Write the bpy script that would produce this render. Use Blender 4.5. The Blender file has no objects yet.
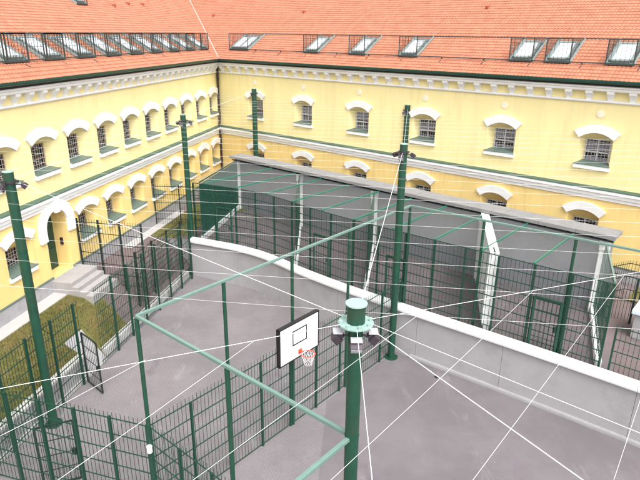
import bpy, math, random
from mathutils import Vector, Matrix
random.seed(7)
scene = bpy.context.scene
COL = scene.collection
R = math.radians

# ------------------------------------------------------------------ geometry collector
class MB:
    def __init__(self): self.v = []; self.f = []
    def add(self, vs, fs):
        o = len(self.v); self.v += [tuple(p) for p in vs]; self.f += [tuple(i + o for i in q) for q in fs]
    def quad(self, a, b, c, d): self.add([a, b, c, d], [(0, 1, 2, 3)])
    def poly(self, ps): self.add(ps, [tuple(range(len(ps)))])
    def box(self, c, s, ax=None):
        """box centred at c with full sizes s, optional axes (3 vectors)"""
        X, Y, Z = ax or (Vector((1, 0, 0)), Vector((0, 1, 0)), Vector((0, 0, 1)))
        c = Vector(c); X = X * s[0] / 2; Y = Y * s[1] / 2; Z = Z * s[2] / 2
        p = [c - X - Y - Z, c + X - Y - Z, c + X + Y - Z, c - X + Y - Z, c - X - Y + Z, c + X - Y + Z, c + X + Y + Z, c - X + Y + Z]
        self.add(p, [(0, 3, 2, 1), (4, 5, 6, 7), (0, 1, 5, 4), (1, 2, 6, 5), (2, 3, 7, 6), (3, 0, 4, 7)])
    def bb(self, x0, x1, y0, y1, z0, z1): self.box(((x0 + x1) / 2, (y0 + y1) / 2, (z0 + z1) / 2), (x1 - x0, y1 - y0, z1 - z0))
    def bar(self, a, b, w, h=None, up=(0, 0, 1)):
        """square bar from a to b"""
        a = Vector(a); b = Vector(b); d = b - a; L = d.length
        if L < 1e-6: return
        d /= L; u = Vector(up)
        if abs(d.dot(u)) > .98: u = Vector((1, 0, 0)) if abs(d.x) < .9 else Vector((0, 1, 0))
        s = d.cross(u).normalized(); t = s.cross(d)
        self.box((a + b) / 2, (L, w, h or w), (d, s, t))
    def tube(self, a, b, r, n=8, r2=None, cap=True):
        a = Vector(a); b = Vector(b); d = (b - a).normalized(); r2 = r if r2 is None else r2
        u = Vector((0, 0, 1)) if abs(d.z) < .95 else Vector((1, 0, 0))
        s = d.cross(u).normalized(); t = s.cross(d)
        vs = []
        for P, q in ((a, r), (b, r2)):
            for k in range(n):
                an = 2 * math.pi * k / n; vs.append(P + s * math.cos(an) * q + t * math.sin(an) * q)
        fs = [(k, (k + 1) % n, n + (k + 1) % n, n + k) for k in range(n)]
        if cap: fs += [tuple(range(n - 1, -1, -1)), tuple(range(n, 2 * n))]
        self.add(vs, fs)
    def path(self, pts, r, n=6):
        pts = [Vector(p) for p in pts]; vs = []; m = len(pts)
        for i, P in enumerate(pts):
            d = (pts[min(i + 1, m - 1)] - pts[max(i - 1, 0)]).normalized()
            u = Vector((0, 0, 1)) if abs(d.z) < .95 else Vector((1, 0, 0))
            s = d.cross(u).normalized(); t = s.cross(d)
            for k in range(n):
                an = 2 * math.pi * k / n; vs.append(P + s * math.cos(an) * r + t * math.sin(an) * r)
        fs = [(i * n + k, i * n + (k + 1) % n, (i + 1) * n + (k + 1) % n, (i + 1) * n + k) for i in range(m - 1) for k in range(n)]
        fs += [tuple(range(n - 1, -1, -1)), tuple(range((m - 1) * n, m * n))]
        self.add(vs, fs)
    def build(self, name, m, parent=None, smooth=False, local=True, bevel=0, origin=None):
        me = bpy.data.meshes.new(name)
        vs = self.v
        if origin is not None: vs = [(p[0] - origin[0], p[1] - origin[1], p[2] - origin[2]) for p in vs]
        me.from_pydata(vs, [], self.f)
        import bmesh
        bm = bmesh.new(); bm.from_mesh(me)
        bmesh.ops.recalc_face_normals(bm, faces=bm.faces); bm.to_mesh(me); bm.free()
        me.materials.append(m)
        if smooth:
            for p in me.polygons: p.use_smooth = True
            try: me.set_sharp_from_angle(angle=R(40))
            except Exception: pass
        o = bpy.data.objects.new(name, me); COL.objects.link(o)
        if origin is not None: o.location = origin
        if parent is not None:
            o.parent = parent
            if not local: o.matrix_parent_inverse = root_matrix(parent).inverted()
        if bevel:
            b = o.modifiers.new('bevel', 'BEVEL'); b.width = bevel; b.segments = 2; b.limit_method = 'ANGLE'
        return o

def root_matrix(o):
    m = o.matrix_basis.copy()
    return m if o.parent is None else root_matrix(o.parent) @ o.matrix_parent_inverse @ m

def tag(o, label=None, cat=None, group=None, kind=None):
    if label: o['label'] = label
    if cat: o['category'] = cat
    if group: o['group'] = group
    if kind: o['kind'] = kind
    return o
def empty(name, loc, label, cat, group=None, rot=0):
    o = bpy.data.objects.new(name, None); COL.objects.link(o); o.location = loc; o.rotation_euler = (0, 0, rot)
    o.empty_display_size = .2
    return tag(o, label, cat, group)
def copy_tree(o, parent=None):
    c = o.copy(); COL.objects.link(c)
    if parent is not None: c.parent = parent
    for ch in list(o.children): copy_tree(ch, c)
    return c

# ------------------------------------------------------------------ materials
def mat(name, col, rough=.8, var=.12, scale=3., bump=0., bscale=40., metal=0., coat=0., spec=.5, col2=None, var2=0, scale2=.4, streak=False):
    m = bpy.data.materials.new(name); m.use_nodes = True; nt = m.node_tree; N = nt.nodes; L = nt.links
    b = N['Principled BSDF']; b.inputs['Roughness'].default_value = rough; b.inputs['Metallic'].default_value = metal
    b.inputs['Specular IOR Level'].default_value = spec; b.inputs['Coat Weight'].default_value = coat
    b.inputs['Coat Roughness'].default_value = .15
    tc = N.new('ShaderNodeTexCoord')
    src = tc.outputs['Object']
    if streak:
        mp = N.new('ShaderNodeMapping'); mp.inputs['Scale'].default_value = (1, 1, .12); L.new(src, mp.inputs['Vector']); src = mp.outputs['Vector']
    n1 = N.new('ShaderNodeTexNoise'); n1.inputs['Scale'].default_value = scale; n1.inputs['Detail'].default_value = 6; n1.inputs['Roughness'].default_value = .65
    L.new(src, n1.inputs['Vector'])
    mr = N.new('ShaderNodeMapRange'); mr.inputs['From Min'].default_value = .25; mr.inputs['From Max'].default_value = .75
    mr.inputs['To Min'].default_value = 1 - var; mr.inputs['To Max'].default_value = 1 + var
    L.new(n1.outputs['Fac'], mr.inputs['Value'])
    mx = N.new('ShaderNodeMix'); mx.data_type = 'RGBA'; mx.blend_type = 'MULTIPLY'; mx.inputs['Factor'].default_value = 1
    mx.inputs['A'].default_value = (*col, 1)
    L.new(mr.outputs['Result'], mx.inputs['B'])
    out = mx.outputs['Result']
    if col2 is not None:
        n2 = N.new('ShaderNodeTexNoise'); n2.inputs['Scale'].default_value = scale2; n2.inputs['Detail'].default_value = 7; n2.inputs['Roughness'].default_value = .7
        L.new(src, n2.inputs['Vector'])
        m2 = N.new('ShaderNodeMapRange'); m2.inputs['From Min'].default_value = .5; m2.inputs['From Max'].default_value = .68
        m2.inputs['To Min'].default_value = 0; m2.inputs['To Max'].default_value = var2
        L.new(n2.outputs['Fac'], m2.inputs['Value'])
        mm = N.new('ShaderNodeMix'); mm.data_type = 'RGBA'; mm.inputs['B'].default_value = (*col2, 1)
        L.new(m2.outputs['Result'], mm.inputs['Factor']); L.new(out, mm.inputs['A']); out = mm.outputs['Result']
    L.new(out, b.inputs['Base Color'])
    if bump:
        nb = N.new('ShaderNodeTexNoise'); nb.inputs['Scale'].default_value = bscale; nb.inputs['Detail'].default_value = 4
        L.new(tc.outputs['Object'], nb.inputs['Vector'])
        bp = N.new('ShaderNodeBump'); bp.inputs['Strength'].default_value = bump; bp.inputs['Distance'].default_value = .02
        L.new(nb.outputs['Fac'], bp.inputs['Height']); L.new(bp.outputs['Normal'], b.inputs['Normal'])
    return m

M = {}
M['yellow'] = mat('pale_yellow_plaster', (.81, .70, .35), .9, .06, .6, .15, 12, streak=True, col2=(.70, .58, .29), var2=.6, scale2=2.2)
M['ochre'] = mat('ochre_plaster', (.80, .60, .235), .9, .07, .6, .15, 12, streak=True, col2=(.70, .46, .17), var2=.6, scale2=2.2)
M['white'] = mat('white_plaster', (.80, .80, .79), .85, .06, 1.5, .1, 20, col2=(.62, .62, .60), var2=.35, scale2=1.2)
M['plinth'] = mat('grey_plinth_plaster', (.34, .33, .34), .9, .12, 2., .2, 15, col2=(.22, .215, .21), var2=.5, scale2=1.4)
M['gutter'] = mat('dark_green_sheet', (.008, .060, .045), .4, .15, 1.5)
M['sillgreen'] = mat('grey_green_sheet', (.10, .145, .125), .5, .12, 3)
M['courseg'] = mat('dark_grey_green_sheet', (.055, .105, .08), .5, .15, 3)
M['black'] = mat('eave_shade_soffit', (.012, .012, .012), .8, .1, 3)  # shadow under the gutter put into the colour as near black
M['pipe'] = mat('dark_brown_pipe', (.035, .022, .02), .5, .1, 3)
M['tile'] = mat('clay_roof_tiles', (.40, .155, .088), .75, .14, 2.2, .2, 30, col2=(.34, .115, .068), var2=.6, scale2=1.4)
M['bossm'] = mat('cream_plaster', (.78, .74, .58), .9, .05, 3)
M['flash'] = mat('pale_flashing', (.52, .34, .28), .6, .1, 2)
M['ventm'] = mat('dark_red_clay', (.30, .07, .04), .8, .1, 5)
M['frame'] = mat('window_frame_white', (.55, .55, .56), .5, .08, 5)
M['bars'] = mat('painted_bars', (.45, .45, .47), .5, .1, 8)
M['wood'] = mat('brown_window_frame', (.16, .085, .05), .6, .15, 6)
M['skyframe'] = mat('grey_green_skylight_frame', (.22, .26, .25), .5, .1, 4)
M['rail'] = mat('dark_grey_iron', (.035, .045, .042), .55, .15, 6)
M['green'] = mat('green_painted_steel', (.006, .052, .030), .45, .25, 3, .25, 25, coat=.06, col2=(.030, .034, .018), var2=.55, scale2=1.8)
M['greenfence'] = mat('green_fence_wire', (.007, .046, .029), .45, .12, 4)
M['blackfence'] = mat('black_green_fence_wire', (.010, .022, .018), .5, .12, 4)
M['tubem'] = mat('sky_sheen_mint_steel', (.13, .22, .19), .32, .10, 5, coat=.3)  # green steel with the sky sheen of the tube tops mixed into its colour
M['beam'] = mat('mid_green_steel', (.020, .150, .100), .4, .12, 5, coat=.2)
M['mint'] = mat('pale_sheen_steel', (.27, .40, .36), .35, .08, 6, coat=.2)  # green steel paled in colour for the sky sheen on caps and flange
M['wallgrey'] = mat('grey_concrete_wall', (.33, .32, .33), .9, .07, 1.2, .2, 20, col2=(.27, .26, .265), var2=.6, scale2=1.1)
M['cap'] = mat('white_wall_coping', (.58, .59, .59), .8, .06, 2.5, .1, 20, col2=(.6, .6, .58), var2=.4, scale2=1.5)
M['slab'] = mat('weathered_concrete_slab', (.22, .215, .21), .95, .14, 2.5, .3, 20, col2=(.18, .175, .17), var2=.6, scale2=1.6)
M['cagewall'] = mat('dark_grey_render', (.21, .205, .222), .9, .10, 1.2, .15, 15, streak=True)
M['whitepanel'] = mat('whitewashed_panel', (.76, .77, .76), .85, .07, 1.5, .1, 20, col2=(.5, .5, .48), var2=.5, scale2=2)
M['lattice'] = mat('dark_green_lattice', (.007, .042, .030), .5, .15, 4)
M['sheet'] = mat('dark_green_tarp', (.008, .075, .050), .6, .18, 2, .2, 8)
M['wire'] = mat('pale_steel_wire', (.66, .66, .66), .4, .05, 9)
M['cable'] = mat('white_cable', (.80, .80, .79), .45, .04, 9)
M['lamp'] = mat('dark_lamp_housing', (.035, .025, .035), .5, .1, 8)
M['lampglass'] = mat('lamp_glass', (.5, .5, .55), .15, .05, 8)
M['board'] = mat('white_backboard', (.86, .87, .87), .45, .02, 5)
M['blackpaint'] = mat('black_paint', (.012, .010, .012), .5, .05, 5)
M['red'] = mat('red_orange_paint', (.62, .07, .03), .45, .08, 8)
M['net'] = mat('white_net_cord', (.75, .73, .73), .8, .05, 8)
M['kerb'] = mat('pale_concrete_kerb', (.52, .51, .50), .95, .12, 3, .25, 25, col2=(.38, .37, .35), var2=.5, scale2=2)
M['path'] = mat('pale_concrete_path', (.42, .41, .40), .95, .08, 2, .2, 25, col2=(.45, .44, .42), var2=.4, scale2=1)
M['step'] = mat('pale_stone_steps', (.34, .32, .315), .9, .10, 3, .2, 25)
M['door'] = mat('dark_green_door', (.010, .050, .030), .5, .15, 4)
M['earth'] = mat('bare_earth', (.20, .17, .13), 1, .2, 2, .5, 20)
M['backblue'] = mat('pale_blue_lid', (.62, .72, .76), .5, .05, 4)

def tile_tone(m):
    # every clay tile its own slightly different firing tone
    nt = m.node_tree; N = nt.nodes; L = nt.links; b = N['Principled BSDF']
    src = b.inputs['Base Color'].links[0].from_socket
    tc = N.new('ShaderNodeTexCoord'); mp = N.new('ShaderNodeMapping'); mp.inputs['Scale'].default_value = (1 / .18, 1 / (.26 * math.cos(R(31))), 0)
    mp.inputs['Location'].default_value = (.5, -(.61) / (.26 * math.cos(R(31))), 0)
    L.new(tc.outputs['Object'], mp.inputs['Vector'])
    fl = N.new('ShaderNodeVectorMath'); fl.operation = 'FLOOR'; L.new(mp.outputs['Vector'], fl.inputs[0])
    wn_ = N.new('ShaderNodeTexWhiteNoise'); wn_.noise_dimensions = '2D'; L.new(fl.outputs[0], wn_.inputs['Vector'])
    mr = N.new('ShaderNodeMapRange'); mr.inputs['To Min'].default_value = .88; mr.inputs['To Max'].default_value = 1.10; L.new(wn_.outputs['Value'], mr.inputs['Value'])
    mx = N.new('ShaderNodeMix'); mx.data_type = 'RGBA'; mx.blend_type = 'MULTIPLY'; mx.inputs['Factor'].default_value = 1
    L.new(src, mx.inputs['A']); L.new(mr.outputs['Result'], mx.inputs['B']); L.new(mx.outputs['Result'], b.inputs['Base Color'])
tile_tone(M['tile'])
def glass(name, col, rough=.06):
    m = mat(name, col, rough, .1, 1.5); return m
M['pane'] = glass('dark_window_glass', (.016, .013, .016), .12)
M['blind'] = mat('lilac_grey_blind', (.25, .24, .29), .7, .15, 6)  # lilac grey colour stands for sky mirrored in the panes
M['skypane'] = mat('skylight_glass', (.72, .76, .79), .15, .12, 1.2, coat=.6)  # near-white base colour stands in for the sky these panes reflect

def grass_mat():
    m = mat('dry_grass', (.13, .125, .035), 1, .35, 5, .8, 60, col2=(.22, .155, .065), var2=.75, scale2=1.3)
    return m
M['grass'] = grass_mat()
M['blade'] = mat('grass_blades', (.16, .15, .042), .9, .4, 3, col2=(.26, .19, .08), var2=.8, scale2=1.3)

def court_mat(name, col, pavers, dark=(.11, .085, .105), light=(.42, .39, .40)):
    m = bpy.data.materials.new(name); m.use_nodes = True; nt = m.node_tree; N = nt.nodes; L = nt.links
    b = N['Principled BSDF']; b.inputs['Roughness'].default_value = .88
    tc = N.new('ShaderNodeTexCoord')
    def noise(sc, det=8, ro=.65, mapping=None):
        n = N.new('ShaderNodeTexNoise'); n.inputs['Scale'].default_value = sc; n.inputs['Detail'].default_value = det; n.inputs['Roughness'].default_value = ro
        src = tc.outputs['Object']
        if mapping:
            mp = N.new('ShaderNodeMapping'); mp.inputs['Rotation'].default_value[2] = mapping[0]; mp.inputs['Scale'].default_value = mapping[1]
            L.new(src, mp.inputs['Vector']); src = mp.outputs['Vector']
        L.new(src, n.inputs['Vector']); return n.outputs['Fac']
    def ramp(v, a, b_, lo, hi):
        r = N.new('ShaderNodeMapRange'); r.interpolation_type = 'SMOOTHSTEP'
        for k, x in zip(('From Min', 'From Max', 'To Min', 'To Max'), (a, b_, lo, hi)): r.inputs[k].default_value = x
        L.new(v, r.inputs['Value']); return r.outputs['Result']
    def mix(f, a, b_, mode='MIX'):
        x = N.new('ShaderNodeMix'); x.data_type = 'RGBA'; x.blend_type = mode
        if isinstance(f, float): x.inputs['Factor'].default_value = f
        else: L.new(f, x.inputs['Factor'])
        for k, s in (('A', a), ('B', b_)):
            if isinstance(s, tuple): x.inputs[k].default_value = (*s, 1)
            else: L.new(s, x.inputs[k])
        return x.outputs['Result']
    c = mix(ramp(noise(.35), .38, .62, 0., 1.), tuple(k * .88 for k in col), tuple(k * 1.1 for k in col))
    c = mix(ramp(noise(.8, 9, .75, (.7, (1, .35, 1))), .54, .78, 0., .45 if not pavers else .8), c, light)     # worn pale scuffs
    c = mix(ramp(noise(.55, 8, .7, (.7, (1.2, .5, 1))), .55, .74, 0., .75), c, dark)      # damp blotches
    c = mix(ramp(noise(45, 3, .5), .3, .7, .0, .22), c, tuple(k * .6 for k in col))
    c = mix(ramp(noise(160, 2, .5), .55, .7, .0, .35), c, tuple(k * 1.5 for k in col))
    if not pavers:
        nz = N.new('ShaderNodeTexNoise'); nz.inputs['Scale'].default_value = 1.3; nz.inputs['Detail'].default_value = 5
        L.new(tc.outputs['Object'], nz.inputs['Vector'])
        ad = N.new('ShaderNodeVectorMath'); ad.operation = 'MULTIPLY_ADD'; ad.inputs[1].default_value = (.9, .9, 0)
        L.new(nz.outputs['Color'], ad.inputs[0]); L.new(tc.outputs['Object'], ad.inputs[2])
        vo = N.new('ShaderNodeTexVoronoi'); vo.feature = 'DISTANCE_TO_EDGE'; vo.inputs['Scale'].default_value = .22; L.new(ad.outputs[0], vo.inputs['Vector'])
        c = mix(ramp(vo.outputs['Distance'], .0, .003, .3, 0.), c, dark)       # grain
    if pavers:
        mp = N.new('ShaderNodeMapping'); mp.inputs['Rotation'].default_value[2] = pavers
        L.new(tc.outputs['Object'], mp.inputs['Vector'])
        br = N.new('ShaderNodeTexBrick'); br.inputs['Scale'].default_value = 1; br.inputs['Brick Width'].default_value = .14; br.inputs['Row Height'].default_value = .07
        br.inputs['Mortar Size'].default_value = .010; br.inputs['Color1'].default_value = (1, 1, 1, 1); br.inputs['Color2'].default_value = (.92, .91, .92, 1)
        br.inputs['Mortar'].default_value = (.70, .68, .69, 1); br.inputs['Mortar Smooth'].default_value = .2
        L.new(mp.outputs['Vector'], br.inputs['Vector'])
        c = mix(.85, c, br.outputs['Color'], 'MULTIPLY')
        bp = N.new('ShaderNodeBump'); bp.inputs['Strength'].default_value = .4; bp.inputs['Distance'].default_value = .01
        L.new(br.outputs['Fac'], bp.inputs['Height']); bp.invert = True; L.new(bp.outputs['Normal'], b.inputs['Normal'])
    L.new(c, b.inputs['Base Color'])
    return m
M['court'] = court_mat('smooth_court_surface', (.142, .126, .134), None)
M['pave'] = court_mat('fine_paved_yard', (.20, .182, .19), R(20), light=(.38, .36, .37))
M['cagefloor'] = court_mat('cage_floor_paving', (.15, .122, .126), None)
M['upperpave'] = court_mat('red_brown_paving', (.17, .13, .13), R(60))

def mesh_net(name, col, cell, wire, rot=0.):
    """thin wire netting: a sheet with real see-through openings"""
    m = bpy.data.materials.new(name); m.use_nodes = True; nt = m.node_tree; N = nt.nodes; L = nt.links
    b = N['Principled BSDF']; b.inputs['Base Color'].default_value = (*col, 1); b.inputs['Roughness'].default_value = .5
    tc = N.new('ShaderNodeTexCoord'); mp = N.new('ShaderNodeMapping'); mp.inputs['Rotation'].default_value[2] = rot
    L.new(tc.outputs['Object'], mp.inputs['Vector'])
    sx = N.new('ShaderNodeSeparateXYZ'); L.new(mp.outputs['Vector'], sx.inputs[0])
    def line(o):
        d = N.new('ShaderNodeMath'); d.operation = 'DIVIDE'; d.inputs[1].default_value = cell; L.new(o, d.inputs[0])
        fr = N.new('ShaderNodeMath'); fr.operation = 'FRACT'; L.new(d.outputs[0], fr.inputs[0])
        lt = N.new('ShaderNodeMath'); lt.operation = 'LESS_THAN'; lt.inputs[1].default_value = wire / cell; L.new(fr.outputs[0], lt.inputs[0]); return lt.outputs[0]
    a, c = line(sx.outputs[0]), line(sx.outputs[1])
    mx = N.new('ShaderNodeMath'); mx.operation = 'MAXIMUM'; L.new(a, mx.inputs[0]); L.new(c, mx.inputs[1])
    L.new(mx.outputs[0], b.inputs['Alpha'])
    return m
M['roofnet'] = mesh_net('grey_wire_netting', (.17, .18, .185), .05, .0085, R(40.))

# ------------------------------------------------------------------ camera (solved from the photograph)
F = 566.84; PITCH = .351484; ROLL = .010588; ZC = 12.9
cp, sp = math.cos(PITCH), math.sin(PITCH); cr, sr = math.cos(ROLL), math.sin(ROLL)
fw = Vector((0, cp, -sp)); up0 = Vector((0, sp, cp)); rt0 = Vector((1, 0, 0))
rt = rt0 * cr + up0 * sr; up = up0 * cr - rt0 * sr
cd = bpy.data.cameras.new('camera'); cam = bpy.data.objects.new('camera', cd); COL.objects.link(cam)
cam.matrix_world = Matrix(((rt.x, up.x, -fw.x, 0), (rt.y, up.y, -fw.y, 0), (rt.z, up.z, -fw.z, ZC), (0, 0, 0, 1)))
cd.sensor_width = 36; cd.lens = 36 * F / 640; cd.clip_start = .1; cd.clip_end = 2000
scene.camera = cam

# ------------------------------------------------------------------ frames of the two wings
C = Vector((-7.70590606, 43.31996089, 0))
DL = Vector((-.19583953, -.98063596, 0)); NL = Vector((.98063596, -.19583953, 0))
DR = Vector((.76230545, -.64721743, 0)); NR = Vector((-.64721743, -.76230545, 0))
COT = 1 / math.tan(R(60.9616 / 2))
def PL(s, d, z=0): return C + DL * s + NL * d + Vector((0, 0, z))
def PR(s, d, z=0): return C + DR * s + NR * d + Vector((0, 0, z))
ZG = 1.93      # ground level round the buildings
EAVE_OV, EAVE_Z, TAN = .55, 11.05, math.tan(R(31))
def roofz(d): return EAVE_Z + (EAVE_OV - d) * TAN

def arch_pts(c, hw, zs, zc, n=10):
    """arch from left springing to right springing (segmental or round)"""
    h = zc - zs; r = (hw * hw + h * h) / (2 * h); zz = zc - r; a = math.asin(min(1, hw / r))
    if h >= hw - 1e-6: a = math.pi / 2
    return [(c + r * math.sin(-a + 2 * a * k / n), zz + r * math.cos(-a + 2 * a * k / n)) for k in range(n + 1)]

def wing(side, length, label, upper, lower, doors):
    SG = 1 if side == 'l' else -1
    ang = math.atan2((DL if side == 'l' else -DR).y, (DL if side == 'l' else -DR).x)
    root = empty('prison_building', C, label, 'building', None, ang)
    X = lambda s: SG * s
    def P(s, d, z): return (X(s), d, z)
    def mitre(d): return d * COT
    # ---- walls with real openings
    def wall_band(name, m, z0, z1, ops, lab):
        b = MB(); ops = sorted(ops, key=lambda o: o['c']); cur = 0.
        for o in ops:
            l, r = o['c'] - o['hw'], o['c'] + o['hw']
            b.quad(P(cur, 0, z0), P(l, 0, z0), P(l, 0, z1), P(cur, 0, z1))
            if o['z0'] > z0 + .01: b.quad(P(l, 0, z0), P(r, 0, z0), P(r, 0, o['z0']), P(l, 0, o['z0']))
            ap = arch_pts(o['c'], o['hw'], o['zs'], o['zc'])
            for (s1, a1), (s2, a2) in zip(ap, ap[1:]): b.quad(P(s1, 0, a1), P(s2, 0, a2), P(s2, 0, z1), P(s1, 0, z1))
            # splayed reveal
            outer = [(l, o['z0'])] + ap + [(r, o['z0'])]
            k = o['ihw'] / o['hw']
            inner = [(o['c'] + (s - o['c']) * k, (o['iz0'] if i in (0, len(outer) - 1) else (a if o.get('round') else o['iz1'] + (a - o['zs']) * .12))) for i, (s, a) in enumerate(outer)]
            for i in range(len(outer) - 1):
                (s1, a1), (s2, a2), (t1, e1), (t2, e2) = outer[i], outer[i + 1], inner[i], inner[i + 1]
                b.quad(P(s1, 0, a1), P(s2, 0, a2), P(t2, -o['dep'], e2), P(t1, -o['dep'], e1))
            b.quad(P(l, 0, o['z0']), P(r, 0, o['z0']), P(inner[-1][0], -o['dep'], o['iz0']), P(inner[0][0], -o['dep'], o['iz0']))
            cur = r
        b.quad(P(cur, 0, z0), P(length, 0, z0), P(length, 0, z1), P(cur, 0, z1))
        # end and back faces so that the wing is a closed body
        b.quad(P(length, 0, z0), P(length, -17, z0), P(length, -17, z1), P(length, 0, z1))
        b.quad(P(-17 * COT, -17, z0), P(length, -17, z0), P(length, -17, z1), P(-17 * COT, -17, z1))
        w = b.build(name, m, root); w['label'] = lab
    up_ops = [dict(c=c, hw=.74, z0=7.25, zs=8.43, zc=8.70, ihw=.56, iz0=7.33, iz1=8.32, dep=.5) for c in upper]
    if side == 'l':
        for o in up_ops: o['dep'] = .42
    lo_ops = [dict(c=c, hw=.74, z0=3.66, zs=4.78, zc=5.05, ihw=.56, iz0=3.80, iz1=4.48, dep=.52 if side == 'l' else .5) for c in lower]
    d_ops = [dict(c=c, hw=.74, z0=2.5, zs=4.76, zc=5.5, ihw=.70, iz0=2.5, iz1=4.7, dep=.78, round=True) for c in doors]
    wall_band('wall', M['yellow'], 6.0, 10.9, up_ops, 'pale yellow upper storey wall')
    wall_band('wall', M['ochre'], 1.2, 6.0, lo_ops + d_ops, 'deeper ochre ground storey wall')
    # ---- plinth
    b = MB(); cuts = [0.03] + [x for c in sorted(doors) for x in (c - .74, c + .74)] + [length]
    for a0, a1 in zip(cuts[::2], cuts[1::2]):
        b.bb(min(X(a0), X(a1)), max(X(a0), X(a1)), .0, .06, 1.0, 2.58)
    pl = b.build('plinth', M['plinth'], root)
    b = MB()
    for a0, a1 in zip(cuts[::2], cuts[1::2]):
        b.bb(min(X(a0), X(a1)), max(X(a0), X(a1)), .0, .085, 2.582, 2.625)
    b.build('flashing', M['sillgreen'], pl)
    # ---- profiled bands with a mitre at the inner corner
    def band(name, prof, m, parent=root):
        b = MB(); n = len(prof)
        A = [P(mitre(d), d, z) for d, z in prof]; B = [P(length, d, z) for d, z in prof]
        b.add(A + B, [(i, (i + 1) % n, n + (i + 1) % n, n + i) for i in range(n)] + [tuple(range(n)), tuple(range(n, 2 * n))])
        return b.build(name, m, parent)
    sc = band('string_course', [(0, 5.66), (.07, 5.66), (.09, 5.80), (.14, 5.83), (.16, 5.98), (.22, 6.01), (.22, 6.17), (0, 6.19)], M['white'])
    band('flashing', [(0.003, 6.235), (.22, 6.185), (.235, 6.15), (.238, 6.175), (.225, 6.202), (0.003, 6.255)], M['courseg'], sc)
    cor = band('cornice', [(0, 10.56), (.30, 10.56), (.33, 10.60), (.34, 10.68), (.42, 10.72), (.42, 10.80), (0, 10.80)], M['white'])
    band('moulding', [(0, 10.03), (.07, 10.04), (.12, 10.09), (.12, 10.15), (0, 10.17)], M['white'], cor)
    b = MB(); pitch = .8 if side == 'l' else .906; off = .62 if side == 'l' else .05
    s = .62 if side == 'l' else .72
    while s < length - .3:
        w = .095 if side == 'l' else .11
        pr = [(0, 10.15), (.10, 10.15), (.13, 10.25), (.20, 10.36), (.29, 10.46), (.30, 10.562), (0, 10.562)]
        # brackets flare towards the top
        A = [P(s - w - (z - 10.15) * .12, d, z) for d, z in pr]; B = [P(s + w + (z - 10.15) * .12, d, z) for d, z in pr]; n = len(pr)
        b.add(A + B, [(i, (i + 1) % n, n + (i + 1) % n, n + i) for i in range(n)] + [tuple(range(n)), tuple(range(n, 2 * n))])
        s += pitch
    br = b.build('bracket', M['white'], cor); br['kind'] = 'stuff'
    # ---- soffit and gutter
    band('soffit', [(0, 10.803), (.50, 10.803), (.53, 10.93), (0, 11.02)], M['black'])
    pts = [(.56 + .105 * math.cos(a), 11.02 + .125 * math.sin(a)) for a in [R(180 + 22.5 * k) for k in range(9)]]
    band('gutter', [(.455, 11.06)] + pts + [(.668, 11.06), (.64, 11.04), (.48, 11.035)], M['gutter'])
    b = MB(); s = 1.5
    # ---- tiled roof: real courses and pan-tile waves
    b = MB(); row = .26; nrow = int(9.6 / (row * math.cos(R(31)))); cols = []
    step = .045
    smax = length
    ncol = int((smax + 17) / step)
    rows = []
    for r in range(nrow + 1):
        for lip in (0, 1):
            if r == 0 and lip == 0: continue
            if r == nrow and lip == 1: continue
            dd = EAVE_OV + .06 - r * row * math.cos(R(31))
            rows.append((dd, 0.040 if lip else .0, r))
    prev = None; vs = []; fs = []
    grid = [-17 + k * step for k in range(ncol + 1)]
    for (dd, hh, r) in rows:
        sv = dd * COT
        base = roofz(dd) + hh
        line = []
        k0 = max(0, int((sv + 17) / step) - 24)
        for s in grid:
            q = max(s, sv)
            ph = (q / .18) * 2 * math.pi
            line.append((X(q), dd, base + .013 * math.cos(ph) * (1 if q > sv else 0)))
        vs.append(line)
    W = len(grid); flat = []
    idx = {}
    for i, line in enumerate(vs):
        for j, p in enumerate(line):
            if j and line[j - 1] == p: idx[i, j] = idx[i, j - 1]
            else: idx[i, j] = len(flat); flat.append(p)
    for i in range(len(vs) - 1):
        for j in range(W - 1):
            q = [idx[i, j], idx[i, j + 1], idx[i + 1, j + 1], idx[i + 1, j]]
            u = []
            for t in q:
                if t not in u: u.append(t)
            if len(u) >= 3: fs.append(tuple(u))
    b.v = flat; b.f = fs
    dr_ = rows[-1][0]; zr = roofz(dr_)
    b.poly([P(dr_ * COT, dr_, zr), P(length, dr_, zr), P(length, -17.6, EAVE_Z - .05), P(-17.6 * COT, -17.6, EAVE_Z - .05)])
    b.poly([P(length, EAVE_OV - .05, EAVE_Z - .04), P(length, dr_, zr), P(length, -17.6, EAVE_Z - .05)])
    roof = b.build('roof', M['tile'], root, smooth=True)
    # ---- windows (frame, glass, bars, sill, hood)
    def make_window(zb):
        """built at s = 0; zb = height shift"""
        D = (-.02 if zb else .08) if side == 'l' else 0.; b = MB(); y0, y1 = -.56 + D, -.50 + D; hw = .57; za, zt = 7.30 + zb, 8.36 + zb
        if zb: za, zt = 3.77, 4.52
        for (u0, u1, v0, v1) in ((-hw, -hw + .06, za, zt), (hw - .06, hw, za, zt), (-hw + .06, hw - .06, za, za + .06), (-hw + .06, hw - .06, zt - .06, zt),
                                 (-.025, .025, za + .06, zt - .06)):
            b.bb(u0, u1, y0, y1, v0, v1)
        hz = za + (zt - za) * .42
        b.bb(-hw + .06, -.025, y0, y1, hz - .03, hz + .03); b.bb(.025, hw - .06, y0, y1, hz - .03, hz + .03)
        fr = b.build('window', M['frame'] if side == 'r' else M['wood'], root)
        g = MB(); g.bb(-hw + .01, hw - .01, -.60 + D, -.575 + D, za + .01, zt - .01); g.build('pane', M['pane'], fr)
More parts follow.
